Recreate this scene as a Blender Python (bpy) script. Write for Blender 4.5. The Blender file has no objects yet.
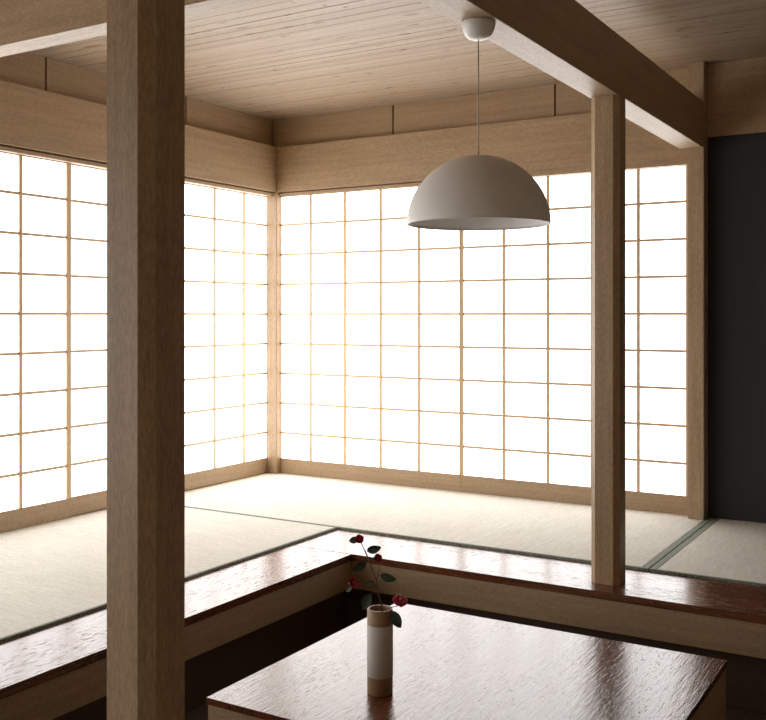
import bpy, bmesh, math, random
from mathutils import Vector, Matrix
random.seed(4)
S = bpy.context.scene
COL = S.collection

# ------------------------------------------------------------------ helpers
class MB:
    def __init__(self):
        self.bm = bmesh.new()
    def box(self, x0, x1, y0, y1, z0, z1, bev=0.0):
        b = bmesh.new()
        bmesh.ops.create_cube(b, size=1.0)
        for v in b.verts:
            v.co = Vector(((x0 + x1) / 2 + v.co.x * (x1 - x0), (y0 + y1) / 2 + v.co.y * (y1 - y0), (z0 + z1) / 2 + v.co.z * (z1 - z0)))
        if bev:
            bmesh.ops.bevel(b, geom=b.edges[:], offset=bev, segments=2, affect='EDGES')
        self.add(b); return self
    def add(self, b):
        m = bpy.data.meshes.new('tmp'); b.to_mesh(m); b.free()
        self.bm.from_mesh(m); bpy.data.meshes.remove(m)
    def prism(self, pts, z0, z1):
        """upright prism over a plan outline"""
        lo = [self.bm.verts.new((x, y, z0)) for x, y in pts]
        hi = [self.bm.verts.new((x, y, z1)) for x, y in pts]
        n = len(pts)
        self.bm.faces.new(lo[::-1]); self.bm.faces.new(hi)
        for i in range(n):
            self.bm.faces.new((lo[i], lo[(i + 1) % n], hi[(i + 1) % n], hi[i]))
        return self
    def lathe(self, prof, n=64, closed=False):
        """revolve (r, z) profile about z"""
        rings = []
        for r, z in prof:
            if r < 1e-6:
                rings.append([self.bm.verts.new((0, 0, z))])
            else:
                rings.append([self.bm.verts.new((r * math.cos(2 * math.pi * i / n), r * math.sin(2 * math.pi * i / n), z)) for i in range(n)])
        pairs = list(zip(rings, rings[1:]))
        if closed: pairs.append((rings[-1], rings[0]))
        for a, b in pairs:
            for i in range(n):
                j = (i + 1) % n
                q = [a[i % len(a)], a[j % len(a)], b[j % len(b)], b[i % len(b)]]
                u = []
                for v in q:
                    if v not in u: u.append(v)
                if len(u) > 2: self.bm.faces.new(u)
        return self
    def tube(self, pts, rad, n=8):
        pts = [Vector(p) for p in pts]
        rings = []
        for i, p in enumerate(pts):
            t = (pts[min(i + 1, len(pts) - 1)] - pts[max(i - 1, 0)]).normalized()
            u = t.cross(Vector((0.13, 1, 0.07))).normalized(); w = t.cross(u)
            r = rad[i] if isinstance(rad, (list, tuple)) else rad
            rings.append([self.bm.verts.new(p + (u * math.cos(2 * math.pi * k / n) + w * math.sin(2 * math.pi * k / n)) * r) for k in range(n)])
        for a, b in zip(rings, rings[1:]):
            for k in range(n):
                self.bm.faces.new((a[k], a[(k + 1) % n], b[(k + 1) % n], b[k]))
        self.bm.faces.new(rings[0][::-1]); self.bm.faces.new(rings[-1])
        return self
    def build(self, name, mat, parent=None, smooth=False):
        bmesh.ops.recalc_face_normals(self.bm, faces=self.bm.faces[:])
        m = bpy.data.meshes.new(name); self.bm.to_mesh(m); self.bm.free()
        m.materials.append(mat)
        if smooth:
            m.polygons.foreach_set('use_smooth', [True] * len(m.polygons))
        o = bpy.data.objects.new(name, m); COL.objects.link(o)
        if parent: o.parent = parent
        return o

def empty(name, loc, rz=0.0):
    o = bpy.data.objects.new(name, None); COL.objects.link(o)
    o.location = loc; o.rotation_euler = (0, 0, rz); o.empty_display_size = .05
    return o

def tag(o, label, cat, group=None):
    o['label'] = label; o['category'] = cat
    if group: o['group'] = group
    return o

def struct(o, label=None):
    o['kind'] = 'structure'
    if label: o['label'] = label
    return o

# ---------------------------------------------------------------- materials
def new_mat(name):
    m = bpy.data.materials.new(name); m.use_nodes = True
    nt = m.node_tree; b = nt.nodes['Principled BSDF']
    return m, nt, b

def nd(nt, t, **k):
    n = nt.nodes.new(t)
    for a, v in k.items(): setattr(n, a, v)
    return n

def ramp(nt, stops):
    r = nd(nt, 'ShaderNodeValToRGB')
    e = r.color_ramp.elements
    while len(e) < len(stops): e.new(.5)
    for i, (p, c) in enumerate(stops):
        e[i].position = p; e[i].color = (*c, 1) if len(c) == 3 else c
    return r

def mapped(nt, scale, rot=(0, 0, 0)):
    tc = nd(nt, 'ShaderNodeTexCoord'); mp = nd(nt, 'ShaderNodeMapping')
    mp.inputs['Scale'].default_value = scale; mp.inputs['Rotation'].default_value = rot
    nt.links.new(tc.outputs['Object'], mp.inputs['Vector'])
    return mp.outputs['Vector']

def noise(nt, vec, scale=1.0, detail=4.0, rough=.55, dist=0.0):
    n = nd(nt, 'ShaderNodeTexNoise')
    n.inputs['Scale'].default_value = scale; n.inputs['Detail'].default_value = detail
    n.inputs['Roughness'].default_value = rough; n.inputs['Distortion'].default_value = dist
    nt.links.new(vec, n.inputs['Vector']); return n.outputs['Fac']

def math_n(nt, op, a, b=None):
    n = nd(nt, 'ShaderNodeMath', operation=op)
    for i, v in enumerate((a, b)):
        if v is None: continue
        if isinstance(v, (int, float)): n.inputs[i].default_value = v
        else: nt.links.new(v, n.inputs[i])
    return n.outputs[0]

def mix_col(nt, fac, a, b, mode='MIX'):
    n = nd(nt, 'ShaderNodeMix', data_type='RGBA', blend_type=mode)
    for i, v in ((0, fac), (6, a), (7, b)):
        if isinstance(v, (int, float)): n.inputs[i].default_value = v
        elif isinstance(v, tuple): n.inputs[i].default_value = (*v, 1)
        else: nt.links.new(v, n.inputs[i])
    return n.outputs[2]

def bump(nt, b, h, strength, dist=.002):
    n = nd(nt, 'ShaderNodeBump'); n.inputs['Strength'].default_value = strength; n.inputs['Distance'].default_value = dist
    nt.links.new(h, n.inputs['Height']); nt.links.new(n.outputs[0], b.inputs['Normal'])

def axis_scale(ax, along, across):
    return tuple(along if i == ax else across for i in range(3))

def pale_wood(name, ax, base, rough=.43, contrast=.25):
    m, nt, b = new_mat(name)
    n1 = noise(nt, mapped(nt, axis_scale(ax, 2.2, 42)), 1, 6, .6, .4)
    n2 = noise(nt, mapped(nt, axis_scale(ax, 55, 230)), 1, 4, .75)
    n3 = noise(nt, mapped(nt, (1.3, 1.3, 1.3)), 1, 2)
    s = math_n(nt, 'ADD', math_n(nt, 'MULTIPLY', n1, .28), math_n(nt, 'ADD', math_n(nt, 'MULTIPLY', n2, .62), math_n(nt, 'MULTIPLY', n3, .10)))
    lo = tuple(c * (1 - contrast * w) for c, w in zip(base, (1.5, 1.7, 2.0)))
    hi = tuple(min(1, c * (1 + contrast * w)) for c, w in zip(base, (1.2, 1.3, 1.4)))
    r = ramp(nt, ((.34, lo), (.66, hi))); nt.links.new(s, r.inputs[0])
    nt.links.new(r.outputs[0], b.inputs['Base Color'])
    b.inputs['Roughness'].default_value = rough
    b.inputs['Specular IOR Level'].default_value = .5
    bump(nt, b, n2, .12, .001)
    return m

def lacquer_wood(name, ax, base, hi_col, rough=.18, pore=.8, ps=(24, 150), bs=.42):
    m, nt, b = new_mat(name)
    n1 = noise(nt, mapped(nt, axis_scale(ax, 1.4, 30)), 1, 7, .62, .25)
    n2 = noise(nt, mapped(nt, axis_scale(ax, 9, 150)), 1, 4, .6)
    n4 = noise(nt, mapped(nt, axis_scale(ax, *ps)), 1, 2, .55, .1)
    n5 = noise(nt, mapped(nt, axis_scale(ax, 9, 105)), 1, 3, .6, .1)
    n6 = noise(nt, mapped(nt, axis_scale(ax, 1.2, 5)), 1, 2)
    pores = ramp(nt, ((.575, (0, 0, 0)), (.69, (pore,) * 3))); nt.links.new(math_n(nt, 'ADD', n4, math_n(nt, 'MULTIPLY', math_n(nt, 'SUBTRACT', n6, .5), .35)), pores.inputs[0])
    nt.links.new(math_n(nt, 'SUBTRACT', .5, math_n(nt, 'MULTIPLY', pores.outputs[0], .40)), b.inputs['Specular IOR Level'])
    s = math_n(nt, 'ADD', math_n(nt, 'MULTIPLY', n1, .65), math_n(nt, 'MULTIPLY', n2, .35))
    r = ramp(nt, ((.36, base), (.66, hi_col))); nt.links.new(s, r.inputs[0])
    nt.links.new(r.outputs[0], b.inputs['Base Color'])
    rr = math_n(nt, 'ADD', math_n(nt, 'ADD', math_n(nt, 'MULTIPLY', n2, .10), math_n(nt, 'MULTIPLY', pores.outputs[0], .25)), rough - .05)
    nt.links.new(rr, b.inputs['Roughness'])
    b.inputs['IOR'].default_value = 1.8
    h = math_n(nt, 'SUBTRACT', math_n(nt, 'ADD', math_n(nt, 'MULTIPLY', n5, .75), math_n(nt, 'MULTIPLY', n2, .12)), math_n(nt, 'MULTIPLY', pores.outputs[0], .35))
    bump(nt, b, h, bs, .0013)
    return m

def plain(name, col, rough=.5, var=.08, sc=60, bmp=0.0):
    m, nt, b = new_mat(name)
    n = noise(nt, mapped(nt, (sc,) * 3), 1, 4)
    r = ramp(nt, ((.3, tuple(c * (1 - var) for c in col)), (.7, tuple(min(1, c * (1 + var)) for c in col))))
    nt.links.new(n, r.inputs[0]); nt.links.new(r.outputs[0], b.inputs['Base Color'])
    b.inputs['Roughness'].default_value = rough
    if bmp: bump(nt, b, n, bmp, .001)
    return m

WOOD = (.388, .270, .160)
M = {}
for k, ax in (('x', 0), ('y', 1), ('z', 2)):
    M['wood_' + k] = pale_wood('pale_cypress_' + k, ax, WOOD)
    M['lac_' + k] = lacquer_wood('dark_lacquered_wood_' + k, ax, (.05, .0165, .0075), (.19, .062, .022))
M['lattice'] = pale_wood('lattice_cedar', 2, (.62, .43, .245), .5, .12)
M['table_top'] = lacquer_wood('table_lacquered_wood', 1, (.05, .0165, .0075), (.19, .062, .022), .18, .42, (34, 230), .62)
M['apron_y'] = pale_wood('apron_wood_y', 1, (.325, .225, .13), .6, .22)
M['apron_x'] = pale_wood('apron_wood_x', 0, (.325, .225, .13), .6, .22)
M['pit'] = pale_wood('pit_wood', 0, (.07, .04, .022), .6, .2)

def ceiling_mat():
    m, nt, b = new_mat('ceiling_boards')
    tc = nd(nt, 'ShaderNodeTexCoord'); sp = nd(nt, 'ShaderNodeSeparateXYZ'); nt.links.new(tc.outputs['Object'], sp.inputs[0])
    idx = math_n(nt, 'FLOOR', math_n(nt, 'DIVIDE', sp.outputs['Y'], PITCH))
    wn = nd(nt, 'ShaderNodeTexWhiteNoise', noise_dimensions='1D'); nt.links.new(idx, wn.inputs['W'])
    # each board shifts the grain along
    cb = nd(nt, 'ShaderNodeCombineXYZ')
    nt.links.new(math_n(nt, 'ADD', sp.outputs['X'], math_n(nt, 'MULTIPLY', wn.outputs['Value'], 9.0)), cb.inputs[0])
    nt.links.new(sp.outputs['Y'], cb.inputs[1])
    def sc(v):
        mp = nd(nt, 'ShaderNodeMapping'); mp.inputs['Scale'].default_value = v
        nt.links.new(cb.outputs[0], mp.inputs[0]); return mp.outputs[0]
    n1 = noise(nt, sc((1.6, 38, 1)), 1, 6, .6, .5)
    n2 = noise(nt, sc((40, 200, 1)), 1, 3, .6)
    n3 = noise(nt, sc((7, 30, 1)), 1, 2, .5, .3)
    s = math_n(nt, 'ADD', math_n(nt, 'MULTIPLY', n1, .34), math_n(nt, 'ADD', math_n(nt, 'MULTIPLY', n2, .52), math_n(nt, 'MULTIPLY', wn.outputs['Value'], .14)))
    r = ramp(nt, ((.28, (.24, .150, .088)), (.5, (.33, .245, .165)), (.72, (.40, .315, .23)))); nt.links.new(s, r.inputs[0])
    kn = ramp(nt, ((.66, (0, 0, 0)), (.71, (1, 1, 1)))); nt.links.new(n3, kn.inputs[0])
    c = mix_col(nt, kn.outputs[0], r.outputs[0], (.12, .06, .035))
    nt.links.new(c, b.inputs['Base Color'])
    b.inputs['Roughness'].default_value = .42
    b.inputs['Specular IOR Level'].default_value = .5
    return m
PITCH = .075
M['ceiling'] = ceiling_mat()

def tatami_mat(name, ax):
    """woven rush: fine ribs running across the mat"""
    m, nt, b = new_mat(name)
    w = nd(nt, 'ShaderNodeTexWave', wave_type='BANDS', bands_direction='XYZ'[ax])
    nt.links.new(mapped(nt, (1, 1, 1)), w.inputs['Vector'])
    w.inputs['Scale'].default_value = 55; w.inputs['Distortion'].default_value = .6
    n1 = noise(nt, mapped(nt, axis_scale(ax, 130, 9)), 1, 3, .6)
    n2 = noise(nt, mapped(nt, (2.5, 2.5, 2.5)), 1, 3)
    n3 = noise(nt, mapped(nt, (70, 70, 70)), 1, 3)
    s = math_n(nt, 'ADD', math_n(nt, 'MULTIPLY', n1, .45), math_n(nt, 'ADD', math_n(nt, 'MULTIPLY', n3, .4), math_n(nt, 'MULTIPLY', n2, .15)))
    r = ramp(nt, ((.35, (.54, .515, .44)), (.65, (.74, .72, .65)))); nt.links.new(s, r.inputs[0])
    nt.links.new(r.outputs[0], b.inputs['Base Color'])
    b.inputs['Roughness'].default_value = .75; b.inputs['Specular IOR Level'].default_value = .2
    bump(nt, b, math_n(nt, 'ADD', math_n(nt, 'MULTIPLY', w.outputs['Fac'], .5), n1), .2, .001)
    return m
M['tatami_x'] = tatami_mat('woven_rush_x', 0)
M['tatami_y'] = tatami_mat('woven_rush_y', 1)
M['heri'] = plain('green_mat_border_cloth', (.205, .23, .18), .8, .6, 150)

def paper_mat():
    m, nt, b = new_mat('backlit_shoji_paper')
    b.inputs['Base Color'].default_value = (.85, .83, .79, 1); b.inputs['Roughness'].default_value = .9
    b.inputs['Specular IOR Level'].default_value = .1
    b.inputs['Emission Color'].default_value = (.97, .98, 1, 1)
    b.inputs['Emission Strength'].default_value = 3.2
    return m
M['paper'] = paper_mat()
M['charcoal'] = plain('charcoal_plaster', (.022, .023, .025), .85, .3, 220, .25)
M['room'] = plain('brown_earth_plaster', (.42, .34, .25), .9, .1, 40)
M['shade'] = plain('white_lamp_enamel', (.80, .785, .76), .5, .03, 300)
M['lining'] = plain('white_lamp_lining', (.93, .92, .90), .6, .02, 200)
M['canopy'] = plain('white_canopy_enamel', (.72, .70, .67), .3, .02, 120)
M['cord'] = plain('grey_cord', (.45, .43, .40), .5)
M['bulb'] = plain('frosted_bulb', (.8, .8, .78), .3, .02)
M['bamboo'] = pale_wood('vase_wood', 2, (.33, .21, .115), .5, .15)
M['band'] = plain('white_paper_band', (.58, .56, .53), .7, .05, 150)
M['stem'] = plain('brown_twig', (.12, .07, .05), .7, .3, 200)
M['leaf'] = plain('dark_camellia_leaf', (.040, .070, .046), .34, .3, 60)
M['leaf2'] = plain('grey_green_calyx', (.09, .12, .09), .5, .2, 60)
M['petal'] = plain('crimson_petal', (.44, .020, .075), .5, .35, 110)
M['stamen'] = plain('yellow_stamen', (.55, .36, .12), .6, .2, 200)

# ------------------------------------------------------------- the building
ZT, ZD, ZC = -.036, -.046, 2.35          # mat top, ledge top, ceiling
YF, XR = -6.9, 5.9                       # the room's other two walls
PX0, PX1, PY0, PY1 = 1.681, 3.941, -3.845, -1.605   # sunken pit
LW = .338                                # ledge width beside the pit

# ceiling: boards running along X, small open joints between them
cm = MB()
y = .12
k = 0
while y > YF - .1:
    ga, gb = random.choice((.0006, .0018, .0036)), random.choice((.0006, .0016, .0032))
    cm.box(-.1, XR + .1, y - PITCH + ga, y - gb, ZC, ZC + .012)
    y -= PITCH
cm.box(-.1, XR + .1, YF - .1, .12, ZC + .0125, ZC + .03)
struct(cm.build('ceiling', M['ceiling']))

# sub floor round the pit and the pit floor
fm = MB()
fm.box(-.1, PX0 - .034, YF, .1, -.13, -.0765).box(PX1 + .034, XR, YF, .1, -.13, -.0765)
fm.box(PX0 - .034, PX1 + .034, PY1 + .034, .1, -.13, -.0765).box(PX0 - .034, PX1 + .034, YF, PY0 - .034, -.13, -.0765)
struct(fm.build('floor', M['pit']))
pm = MB()
pm.box(PX0 - .1, PX1 + .1, PY0 - .1, PY1 + .1, -.46, -.42)
struct(pm.build('trim_1', M['pit']), 'dark boarded floor of the sunken pit under the table')
pw = MB()
pw.box(PX0 - .10, PX0 - .06, PY0 - .1, PY1 + .1, -.42, -.13).box(PX1 + .06, PX1 + .10, PY0 - .1, PY1 + .1, -.42, -.13)
pw.box(PX0 - .06, PX1 + .06, PY1 + .06, PY1 + .1, -.42, -.13).box(PX0 - .06, PX1 + .06, PY0 - .1, PY0 - .06, -.42, -.13)
struct(pw.build('trim_2', M['pit']), 'dark recessed sides of the sunken pit')

# walls above the screens: deep board (nageshi height) and recessed panels with open joints
FX, FY = .066, .037                      # how far the deep board stands out
wl = MB()
wl.box(-.1, -.02, YF, .1, 2.155, ZC)
edges = [.06, -.851, -1.894, -2.937, -3.98, -5.02, -6.06, YF]
for a, b in zip(edges, edges[1:]):
    wl.box(-.03, .0, b + .006, a - .006, 2.155, ZC)
struct(wl.build('wall_left', M['wood_y']), 'recessed wood panels above the left screens')
struct(MB().box(-.1, FX, YF, .0, 1.857, 2.162, .002).build('trim_3', M['wood_y']), 'deep pale wood board above the left screens')
wb = MB()
wb.box(-.1, 2.80, .02, .1, 2.155, ZC)
edges = [0.0, .951, 2.026, 2.80]
for a, b in zip(edges, edges[1:]):
    wb.box(a + .006, b - .006, .0, .03, 2.155, ZC)
struct(wb.build('wall_back', M['wood_x']), 'recessed wood panels above the back screens')
struct(MB().box(FX, 2.793, -FY, .1, 1.855, 2.158, .002).build('trim_4', M['wood_x']), 'deep pale wood board above the back screens')
# head rails and sills the screens slide in
struct(MB().box(-.06, .042, YF, -.042, 1.829, 1.849, .0015).build('trim_5', M['wood_y']), 'head rail of the left screens')
struct(MB().box(.07, 1.430, -.018, .06, 1.831, 1.8485, .0015).build('trim_6', M['wood_x']), 'head rail of the back screens')
struct(MB().box(1.430, 2.793, -.036, .06, 1.8265, 1.8555).build('trim_12', M['wood_x']), 'head rail over the right half of the back screens')
struct(MB().box(-.08, -.0005, YF, .0, -.0765, -.038).build('trim_7', M['wood_y']), 'sill under the left screens')
struct(MB().box(.0, 2.876, .0005, .09, -.0765, -.038).build('trim_8', M['wood_x']), 'sill under the back screens')
# corner post and the post at the right end of the back screens
struct(MB().box(-.02, .07, -.042, .05, -.036, 1.857, .003).build('trim_9', M['wood_z']), 'slim corner post between the two rows of screens')
struct(MB().box(2.793, 2.876, -.085, .05, -.036, ZC, .003).build('trim_10', M['wood_z']), 'flat wall post at the right end of the back screens')
# charcoal alcove wall with the brown board above it
struct(MB().box(2.8765, XR, .0, .1, -.0765, 1.985).build('wall_alcove', M['charcoal']), 'charcoal wall to the right of the back post')
struct(MB().box(2.876, XR, -.008, .1, 1.966, ZC).build('trim_11', M['wood_x']), 'brown board above the charcoal wall')
struct(MB().box(XR, XR + .1, YF, .1, -.13, ZC).build('wall_right', M['room']))
struct(MB().box(-.1, XR + .1, YF - .1, YF, -.13, ZC).build('wall_front', M['room']))

# ------------------------------------------------------------- shoji screens
ROWS = [.2363 + .2 * i for i in range(8)]
ZB, ZTOP = .0642, 1.8248
def screen(name, ax, off, a, b, muntins, label, group, st0=.028, st1=.028):
    """ax 0: along X on the back wall; ax 1: along -Y on the left wall. a..b run along the wall,
    off = how far behind the reference plane it slides, muntins = centre lines of the uprights"""
    def bx(mb, u0, u1, d0, d1, z0, z1, bev=0.0):
        # d measured from the room side outwards
        if ax == 0: mb.box(u0 - a, u1 - a, d0, d1, z0 - ZT, z1 - ZT, bev)
        else: mb.box(-d1, -d0, -u1 + a, -u0 + a, z0 - ZT, z1 - ZT, bev)
        return mb
    root = empty(name, (a, off, ZT) if ax == 0 else (-off, -a, ZT))
    wz, wx = M['wood_z'], M['wood_x' if ax == 0 else 'wood_y']
    t0, t1 = -.005, .011
    bx(MB(), a, a + st0, t0, t1, ZB, 1.850, .0012).build('stile', M['lattice'], root)
    bx(MB(), b - st1, b, t0, t1, ZB, 1.850, .0012).build('stile', M['lattice'], root)
    bx(MB(), a, b, t0, t1, ZT, ZB, .0012).build('bottom_rail', wx, root)
    bx(MB(), a + st0, b - st1, t0, t1, ZTOP, 1.850, .0012).build('top_rail', wx, root)
    lat = MB()
    for u in muntins: bx(lat, u - .0085, u + .0085, -.003, .007, ZB, ZTOP)
    for z in ROWS: bx(lat, a + st0, b - st1, .0, .007, z - .0068, z + .0068)
    lat.build('lattice', M['lattice'], root)
    bx(MB(), a + st0 * .5, b - st1 * .5, .0072, .0082, ZB - .01, ZTOP + .01).build('paper', M['paper'], root)
    tag(root, label, 'paper screen', group)
    return root
g1, g2 = 'sliding paper screens along the back wall', 'sliding paper screens along the left wall'
screen('shoji_screen', 0, .0, .045, 1.4296, [.3188, .5895, .8607, 1.1373],
       'white paper lattice screen on the back wall, between the corner post and the hanging lamp', g1, st1=.0135)
screen('shoji_screen', 0, .0, 1.4299, 2.791, [1.7089, 1.9836, 2.2454, 2.5072],
       'white paper lattice screen on the back wall behind the slender post', g1, st0=.0135)
screen('shoji_screen', 1, .018, .0, 1.758, [.3023 - .023, .5905 - .022, .879 - .020, 1.168 - .018, 1.457 - .017],
       'white paper lattice screen on the left wall next to the corner post', g2)
screen('shoji_screen', 1, .0, 1.733, 3.45, [2.0504, 2.333, 2.616, 2.90, 3.18],
       'white paper lattice screen on the left wall, left of the thick foreground post', g2)
# the rest of the left wall, behind the viewer: same kind of window
for n, (a, b) in enumerate(((3.45, 5.16), (5.16, 6.87))):
    wroot = empty('window_%d' % (n + 1), (0, -a, ZT)); wroot['kind'] = 'structure'
    h = MB(); L = b - a
    h.box(-.022, .004, -.028, 0, 0, 1.886).box(-.022, .004, -L, -L + .028, 0, 1.886)
    h.box(-.022, .004, -L + .028, -.028, 0, .10).box(-.022, .004, -L + .028, -.028, 1.861, 1.886)
    for i in range(1, 6): h.box(-.010, .001, -L * i / 6 - .0055, -L * i / 6 + .0055, .10, 1.861)
    for z in ROWS: h.box(-.010, 0, -L + .028, -.028, z - ZT - .0048, z - ZT + .0048)
    h.build('window_frame', M['wood_z'], wroot)
    MB().box(-.0112, -.0102, -L + .014, -.014, .09, 1.871).build('window_paper', M['paper'], wroot)

# ------------------------------------------------------------- posts and beams
def cham(x0, x1, y0, y1, c):
    return [(x0 + c, y0), (x1 - c, y0), (x1, y0 + c), (x1, y1 - c), (x1 - c, y1), (x0 + c, y1), (x0, y1 - c), (x0, y0 + c)]
def post(name, x0, x1, y0, y1, z0, z1, label):
    cx, cy = (x0 + x1) / 2, (y0 + y1) / 2
    o = MB().prism(cham(x0 - cx, x1 - cx, y0 - cy, y1 - cy, .022), 0, z1 - z0).build(name, M['wood_z'])
    o.location = (cx, cy, z0)
    tag(o, label, 'post', 'chamfered posts under the long beam')
    return o
BX0, BX1, BZ0, BZ1 = 2.752, 2.870, 1.903, 2.142
post('wooden_post', BX0, BX1, -1.50, -1.385, ZD, BZ0, 'slender pale wood post standing on the dark ledge behind the table')
post('wooden_post', BX0, BX1, -4.0825, -3.9675, ZD, BZ0, 'thick brown wood post in the left foreground, running from top to bottom')
o = MB().box(BX0, BX1, YF, -.085, BZ0, BZ1, .0015).build('ceiling_beam', M['wood_y'])
tag(o, 'heavy wood beam over the slender post, carrying the hanging lamp', 'beam')
o = MB().box(FX, BX0, -3.222, -3.128, BZ0, BZ1, .0015).build('ceiling_beam', M['wood_x'])
tag(o, 'wood beam in the top left corner, crossing behind the thick foreground post', 'beam')

# ------------------------------------------------------------- tatami mats
def mat_(x0, x1, y0, y1, wv, borders, label):
    root = empty('tatami_mat', ((x0 + x1) / 2, (y0 + y1) / 2, -.0765))
    cx, cy = root.location.x, root.location.y
    bx0, bx1, by0, by1 = x0, x1, y0, y1
    for side, w in borders:
        if side == 'x1': q = (x1 - w, x1, y0, y1); bx1 = x1 - w
        if side == 'x0': q = (x0, x0 + w, y0, y1); bx0 = x0 + w
        if side == 'y0': q = (bx0, bx1, y0, y0 + w); by0 = y0 + w
        if side == 'y1': q = (bx0, bx1, y1 - w, y1); by1 = y1 - w
        MB().box(q[0] - cx, q[1] - cx, q[2] - cy, q[3] - cy, 0, ZT + .0765, .0015).build('cloth_border', M['heri'], root)['label'] = 'dark green cloth border'
    MB().box(bx0 - cx, bx1 - cx, by0 - cy, by1 - cy, 0, ZT + .0765, .001).build('woven_mat', M[wv], root)
    tag(root, label, 'tatami mat', 'tatami mats on the floor')
mat_(.003, 2.905, -1.208, -.003, 'tatami_x', [('x1', .032), ('y0', .015)], 'long pale tatami mat along the back screens, reaching into the corner')
mat_(2.908, 4.6, -1.208, -.003, 'tatami_x', [('x0', .032), ('y0', .015)], 'greyer tatami mat on the right, in front of the charcoal wall')
mat_(.003, 1.341, -4.2, -1.212, 'tatami_y', [('x1', .014), ('y1', .010)], 'pale tatami mat along the left screens beside the dark ledge')
fl = MB().box(.003, XR, YF, -4.205, -.0765, ZT)
struct(fl.build('floor_mats_front', M['tatami_x']), 'woven mats behind the viewer')
fl = MB().box(PX1 + LW + .002, XR, -4.203, -1.212, -.0765, ZT)
struct(fl.build('floor_mats_right', M['tatami_y']), 'woven mats at the right of the pit')

# ------------------------------------------------------------- ledge round the pit
def ledge(x0, x1, y0, y1, face, label):
    root = empty('floor_ledge', ((x0 + x1) / 2, (y0 + y1) / 2, -.0765))
    cx, cy = root.location.x, root.location.y
    al = 'lac_x' if face in ('y0', 'y1') else 'lac_y'
    MB().box(x0 - cx, x1 - cx, y0 - cy, y1 - cy, 0, ZD + .0765, .0012).build('ledge_board', M[al], root)['label'] = 'glossy dark brown lacquered board'
    q = {'x1': (x1 - .033, x1 - .003, y0, y1 + .004), 'x0': (x0 + .003, x0 + .033, y0, y1 + .004),
         'y0': (PX0 - .03, PX1 + .03, y0 + .003, y0 + .033), 'y1': (PX0, PX1, y1 - .033, y1 - .003)}[face]
    MB().box(q[0] - cx, q[1] - cx, q[2] - cy, q[3] - cy, -.1235, 0, .001).build('apron', M['apron_x' if al == 'lac_x' else 'apron_y'], root)['label'] = 'matt brown apron under the board'
    tag(root, label, 'ledge', 'dark ledges round the sunken pit')
ledge(PX0 - LW, PX1 + LW, PY1, PY1 + .395, 'y0', 'glossy dark wood ledge behind the table, with the slender post standing on it')
ledge(PX0 - LW, PX0, PY0, PY1 - .003, 'x1', 'glossy dark wood ledge left of the table, along the left tatami mat')
ledge(PX1, PX1 + LW, PY0, PY1 - .003, 'x0', 'glossy dark wood ledge at the right of the pit, outside the photo')
ledge(PX0 - LW, PX1 + LW, PY0 - .36, PY0 - .0015, 'y1', 'glossy dark wood ledge under the thick foreground post')

# ------------------------------------------------------------- low table
TX0, TX1, TY0, TY1 = 2.243, 3.425, -3.221, -2.167
tx, ty = (TX0 + TX1) / 2, (TY0 + TY1) / 2
t = empty('low_table', (tx, ty, -.42))
H = ZT + .42
hw, hd = (TX1 - TX0) / 2, (TY1 - TY0) / 2
MB().box(-hw, hw, -hd, hd, H - .019, H, .0012).build('tabletop', M['table_top'], t)['label'] = 'glossy dark brown lacquered tabletop'
i = .004
for q, mk in (((-hw + i, hw - i, -hd + i, -hd + i + .022), 'apron_x'), ((-hw + i, hw - i, hd - i - .022, hd - i), 'apron_x'),
              ((-hw + i, -hw + i + .022, -hd + i + .022, hd - i - .022), 'apron_y'), ((hw - i - .022, hw - i, -hd + i + .022, hd - i - .022), 'apron_y')):
    MB().box(*q, H - .26, H - .019, .001).build('apron', M[mk], t)
for sx in (-1, 1):
    for sy in (-1, 1):
        ax_, ay_ = sx * (hw - i - .022 - .035), sy * (hd - i - .022 - .035)
        MB().box(ax_ - .035, ax_ + .035, ay_ - .035, ay_ + .035, 0, H - .019, .003).build('leg', M['apron_x'], t)
tag(t, 'low square table with a glossy dark top, standing in the sunken pit', 'table')

# ------------------------------------------------------------- hanging lamp
LX, LY = 2.808, -2.651
lamp = empty('pendant_lamp', (LX, LY, BZ0))
R, zr = .2135, 1.299 - BZ0              # rim radius and height
zt_ = 1.505 - BZ0
hgt = zt_ - zr
prof = []
N = 28
for k in range(N + 1):
    a = math.pi / 2 * k / N
    prof.append((R * math.cos(a), zr + hgt * math.sin(a)))
prof[-1] = (0, zt_)
inner = []
for k in range(N + 1):
    a = math.pi / 2 * (N - k) / N
    inner.append(((R - .004) * math.cos(a), zr + (hgt - .004) * math.sin(a)))
inner[0] = (0, zt_ - .004)
MB().lathe(prof + inner, 96, True).build('lamp_shade', M['shade'], lamp, True)
lin = [((R - .0045) * math.cos(math.pi / 2 * k / N), zr + .002 + (hgt - .008) * math.sin(math.pi / 2 * k / N)) for k in range(N)] + [(.004, zr + hgt - .006)]
lin2 = [(max(a - .0008, .0035), b - .0006) for a, b in lin[::-1]]
MB().lathe(lin + lin2, 96, True).build('shade_lining', M['lining'], lamp, True)['label'] = 'white inside of the shade'
cp = [(.051, 0), (.0515, -.004), (.050, -.013), (.0465, -.027), (.040, -.039), (.031, -.0475), (.019, -.052), (.006, -.0535), (0, -.0535)]
MB().lathe([(0, 0)] + cp, 64).build('ceiling_canopy', M['canopy'], lamp, True)
MB().tube([(0, 0, -.052), (0, 0, zt_ + .0)], .0019, 10).build('cord', M['cord'], lamp, True)
MB().lathe([(0, zt_ - .003), (.02, zt_ - .004), (.02, zt_ - .06), (0, zt_ - .06)], 24).build('socket', M['canopy'], lamp, True)
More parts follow.
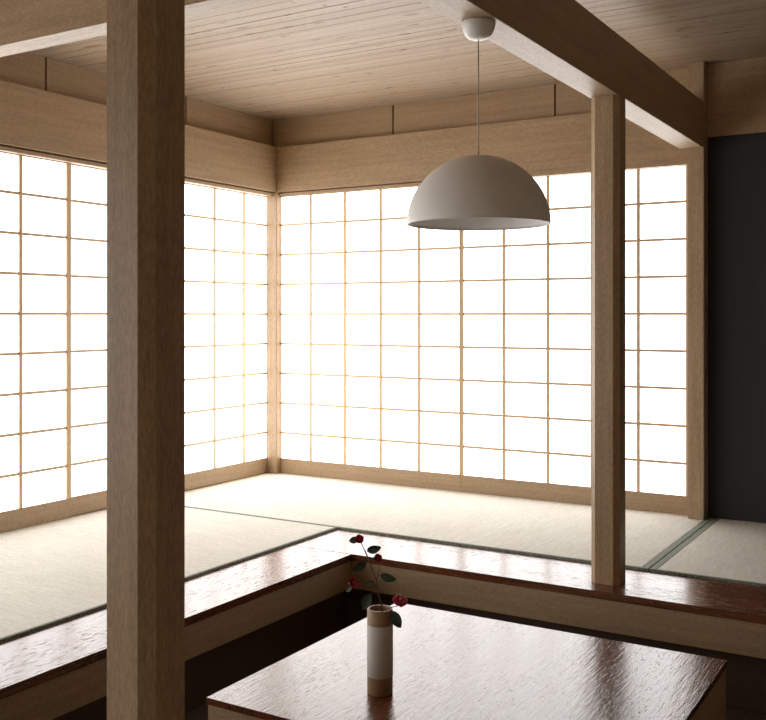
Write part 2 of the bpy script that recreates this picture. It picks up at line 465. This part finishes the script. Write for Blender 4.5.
bp = [(0, zt_ - .058)] + [(max(.030 * math.sin(a), .0), zt_ - .092 + .034 * math.cos(a)) for a in [math.pi * k / 12 for k in range(2, 12)]] + [(0, zt_ - .126)]
MB().lathe(bp, 24).build('bulb', M['bulb'], lamp, True)
tag(lamp, 'white dome pendant lamp hanging on a thin cord from the heavy beam', 'lamp')

# ------------------------------------------------------------- vase and camellia
YAW = .5425
VX, VY = 2.6385, -2.938
vase = empty('flower_vase', (VX, VY, ZT))
VR, VH = .0361, .237
MB().lathe([(0, 0), (VR - .0015, 0), (VR, .002), (VR, VH - .002), (VR - .0015, VH), (VR - .006, VH), (VR - .0072, VH - .003), (VR - .0072, .02), (0, .02)], 64).build('vase_body', M['bamboo'], vase)
e = MB().lathe([(VR + .0002, .049), (VR + .0008, .0495), (VR + .0008, .1930), (VR + .0002, .1935)], 64, False).build('paper_band', M['band'], vase)
e['label'] = 'plain white paper band round the vase'
for ob in vase.children:
    for p in ob.data.polygons: p.use_smooth = abs(p.normal.z) < .5
tag(vase, 'slim brown cylinder vase with a white paper band, standing on the glossy table', 'vase')

PXM = .002822                            # metres for one unit of the branch drawing
br = empty('camellia_branch', (VX, VY, ZT + VH), YAW)
def P(u, v, d=0.0):                      # local: right, away, up; u,v in branch drawing units from the vase mouth
    return Vector(((u - 380.0) * PXM, d, (608.2 - v) * PXM))
def q(a, b): return 340 + a / 7.2, 525 + b / 7.2
def Z(a, b, d=0.0): return P(*q(a, b), d)
stem = MB()
stem.tube([Vector((.006, .0, -.20)), Vector((.0045, .004, -.09)), Z(300, 572, .006), Z(282, 520, .004), Z(268, 440, .0), Z(258, 380, -.004), Z(240, 335, -.006), Z(215, 272, -.004), Z(190, 215, .002), Z(163, 155, .006), Z(146, 120, .006)],
          [.0022, .0022, .0022, .0021, .002, .0019, .0017, .0016, .0015, .0013, .0012])
stem.tube([Z(282, 512, .004), Z(258, 484, -.004), Z(205, 455, -.016), Z(150, 432, -.024), Z(112, 416, -.028)], [.0016, .0014, .0012, .001, .0009])
stem.tube([Z(262, 392, -.004), Z(276, 350, .004), Z(283, 310, .012), Z(277, 272, .016)], [.0014, .0013, .0011, .001])
stem.tube([Vector((.010, -.004, -.08)), Z(330, 592, -.012), Z(368, 578, -.020), Z(405, 566, -.026), Z(428, 548, -.028)], [.0015, .0015, .0013, .0011, .001])
stem.tube([Z(205, 240, -.002), Z(182, 190, -.002), Z(176, 172, -.003)], [.0014, .0022, .0012])
stem.tube([Z(216, 275, -.004), Z(192, 262, -.010)], [.001, .0008])
stem.tube([Z(200, 195, .001), Z(196, 182, -.004)], [.001, .0008])
stem.tube([Z(268, 372, -.003), Z(291, 350, -.012)], [.001, .0008])
stem.tube([Z(264, 425, -.002), Z(246, 408, -.010)], [.001, .0008])
stem.tube([Z(258, 484, -.004), Z(217, 490, -.014)], [.001, .0008])
stem.tube([Z(345, 588, -.015), Z(370, 596, -.030)], [.001, .0008])
stem.build('stem', M['stem'], br, True)

def leaf(a, b, w, roll, name='leaf', mat='leaf', sag=.12):
    """pointed oval leaf from point a to point b, w = full width, roll = turn about its own axis"""
    a, b = Vector(a), Vector(b); L = (b - a).length; t_ = (b - a).normalized()
    up = Vector((0, -1, .25)); side = t_.cross(up).normalized(); nrm = side.cross(t_).normalized()
    rot = Matrix.Rotation(roll, 3, t_); side = rot @ side; nrm = rot @ nrm
    mb = MB(); rows = []
    n, c = 14, 6
    for i_ in range(n + 1):
        f = i_ / n
        hw_ = w / 2 * (math.sin(math.pi * f ** .85) ** .72 if 0 < f < 1 else 0)
        if i_ == 0: hw_ = .0006
        if i_ == n: hw_ = .0002
        row = []
        for j in range(c + 1):
            s_ = j / c * 2 - 1
            row.append(a + t_ * (L * f) + side * (hw_ * s_) + nrm * (sag * L * (f * (1 - f)) * 1.2 + abs(s_) ** 1.5 * hw_ * .28 - .0))
        rows.append(row)
    th = .0004
    for sgn in (1, -1):
        vs = [[mb.bm.verts.new(p + nrm * th * sgn) for p in r_] for r_ in rows]
        for i_ in range(n):
            for j in range(c):
                mb.bm.faces.new((vs[i_][j], vs[i_][j + 1], vs[i_ + 1][j + 1], vs[i_ + 1][j]) if sgn > 0 else (vs[i_][j], vs[i_ + 1][j], vs[i_ + 1][j + 1], vs[i_][j + 1]))
    return mb.build(name, M[mat], br, True)
U = PXM / 7.2
leaf(Z(195, 182, -.004), Z(298, 152, -.012), 62 * U, .35)
leaf(Z(190, 262, -.010), Z(86, 314, -.020), 66 * U, -.5)
leaf(Z(291, 350, -.012), Z(404, 384, -.018), 64 * U, .4)
leaf(Z(246, 408, -.010), Z(180, 422, -.014), 42 * U, .6)
leaf(Z(217, 490, -.014), Z(163, 594, -.022), 74 * U, .1)
leaf(Z(370, 596, -.030), Z(437, 712, -.036), 78 * U, .1)
leaf(Z(132, 112, .010), Z(64, 124, .014), 52 * U, .2)

def flower(c, rad, aim, open_, stretch=1.0, roll=0.0):
    rad *= 1.45
    """five-petalled cupped camellia; aim = direction it faces, open_ 0 closed .. 1 flat"""
    c = Vector(c); z = Vector(aim).normalized()
    x = z.cross(Vector((.2, .3, 1))).normalized(); y_ = z.cross(x)
    x, y_ = x * math.cos(roll) + y_ * math.sin(roll), y_ * math.cos(roll) - x * math.sin(roll)
    mb = MB()
    for ring, npet, rs, lift in ((0, 5, 1.0, 0.0), (1, 4, .72, .12)):
        for p in range(npet):
            ang = 2 * math.pi * (p + .5 * ring) / npet
            rows = []
            n, m_ = 7, 6
            for i_ in range(n + 1):
                f = i_ / n
                th = math.radians(88 - 75 * (open_ - .25 * ring) * f ** .8)
                rr = rad * rs * f
                rad_out = rr * math.cos(th) + rad * .12 * math.sin(math.pi * f * .9)
                hgt_ = rr * math.sin(th) * .9 + lift * rad
                row = []
                for j in range(m_ + 1):
                    s_ = j / m_ * 2 - 1
                    wd = (math.sin(math.pi * min(1, .12 + .74 * f)) ** .5) * .86
                    aa = ang + s_ * wd * (1.0 if ring == 0 else 1.15)
                    notch = 1 - .10 * (1 - abs(s_)) * f ** 6 - .16 * abs(s_) ** 3 * f
                    rp = rad_out * notch + rad * .05
                    row.append(c + (x * math.cos(aa) + y_ * math.sin(aa) * stretch) * rp + z * (hgt_ * notch - rad * .35 + .02 * rad * math.sin(7 * aa + p)))
                rows.append(row)
            vs = [[mb.bm.verts.new(q_) for q_ in r_] for r_ in rows]
            for i_ in range(n):
                for j in range(m_):
                    mb.bm.faces.new((vs[i_][j], vs[i_][j + 1], vs[i_ + 1][j + 1], vs[i_ + 1][j]))
    fo = mb.build('flower', M['petal'], br, True)
    sb = MB()
    for k in range(16):
        an = 2.4 * k; r_ = rad * .11 * math.sqrt(k / 16)
        b0 = c + (x * math.cos(an) + y_ * math.sin(an)) * r_ * .7 - z * rad * .25
        b1 = c + (x * math.cos(an) + y_ * math.sin(an)) * r_ * 1.35 + z * rad * .32
        sb.tube([b0, b1], [rad * .015, rad * .03], 5)
    s_ = sb.build('stamens', M['stamen'], fo, True); s_['label'] = 'yellow stamens'
    kb = MB()
    prof_ = [(0, -.62), (.20, -.55), (.30, -.42), (.28, -.28), (.1, -.2)]
    b_ = MB(); b_.lathe([(r_ * rad, h_ * rad) for r_, h_ in prof_], 12)
    for v in b_.bm.verts:
        v.co = c + x * v.co.x + y_ * v.co.y + z * v.co.z
    k_ = b_.build('calyx', M['leaf2'], fo, True); k_['label'] = 'grey green calyx'
    return fo
flower(Z(138, 105, .002), 33 * U, (.15, -.75, .45), .55)
flower(Z(93, 395, -.030), 40 * U, (.62, -.62, .40), .60, 1.0)
flower(Z(268, 250, .012), 37 * U, (.35, -.65, .35), .45)
flower(Z(432, 520, -.030), 42 * U, (.12, -.50, .85), .85)
leaf(Z(84, 425, -.022), Z(48, 468, -.02), 34 * U, .2, 'sepal', 'leaf2')
leaf(Z(256, 252, .016), Z(224, 260, .014), 28 * U, .2, 'sepal', 'leaf2')
leaf(Z(425, 552, -.022), Z(452, 572, -.02), 26 * U, .2, 'sepal', 'leaf2')
tag(br, 'camellia branch with four crimson blossoms and dark leaves, standing in the vase', 'flower branch')

# ------------------------------------------------------------- light, camera, view
w = bpy.data.worlds.new('World'); S.world = w; w.use_nodes = True
w.node_tree.nodes['Background'].inputs[0].default_value = (.9, .95, 1, 1)
w.node_tree.nodes['Background'].inputs[1].default_value = .15
cam = bpy.data.cameras.new('Camera'); co = bpy.data.objects.new('Camera', cam); COL.objects.link(co)
cam.sensor_fit = 'HORIZONTAL'; cam.sensor_width = 36
cam.lens = 977.9 / 766 * 36
cam.shift_y = -(360 - 315.36) / 766
co.location = (4.0714, -5.2984, 1.0278); co.rotation_euler = (math.pi / 2, 0, YAW)
cam.clip_start = .05
S.camera = co
S.cycles.max_bounces = 14; S.cycles.diffuse_bounces = 8
S.cycles.caustics_reflective = False
vs_ = S.view_settings
vs_.view_transform = 'Standard'; vs_.look = 'None'; vs_.gamma = 1; vs_.use_curve_mapping = False
vs_.exposure = 0.0
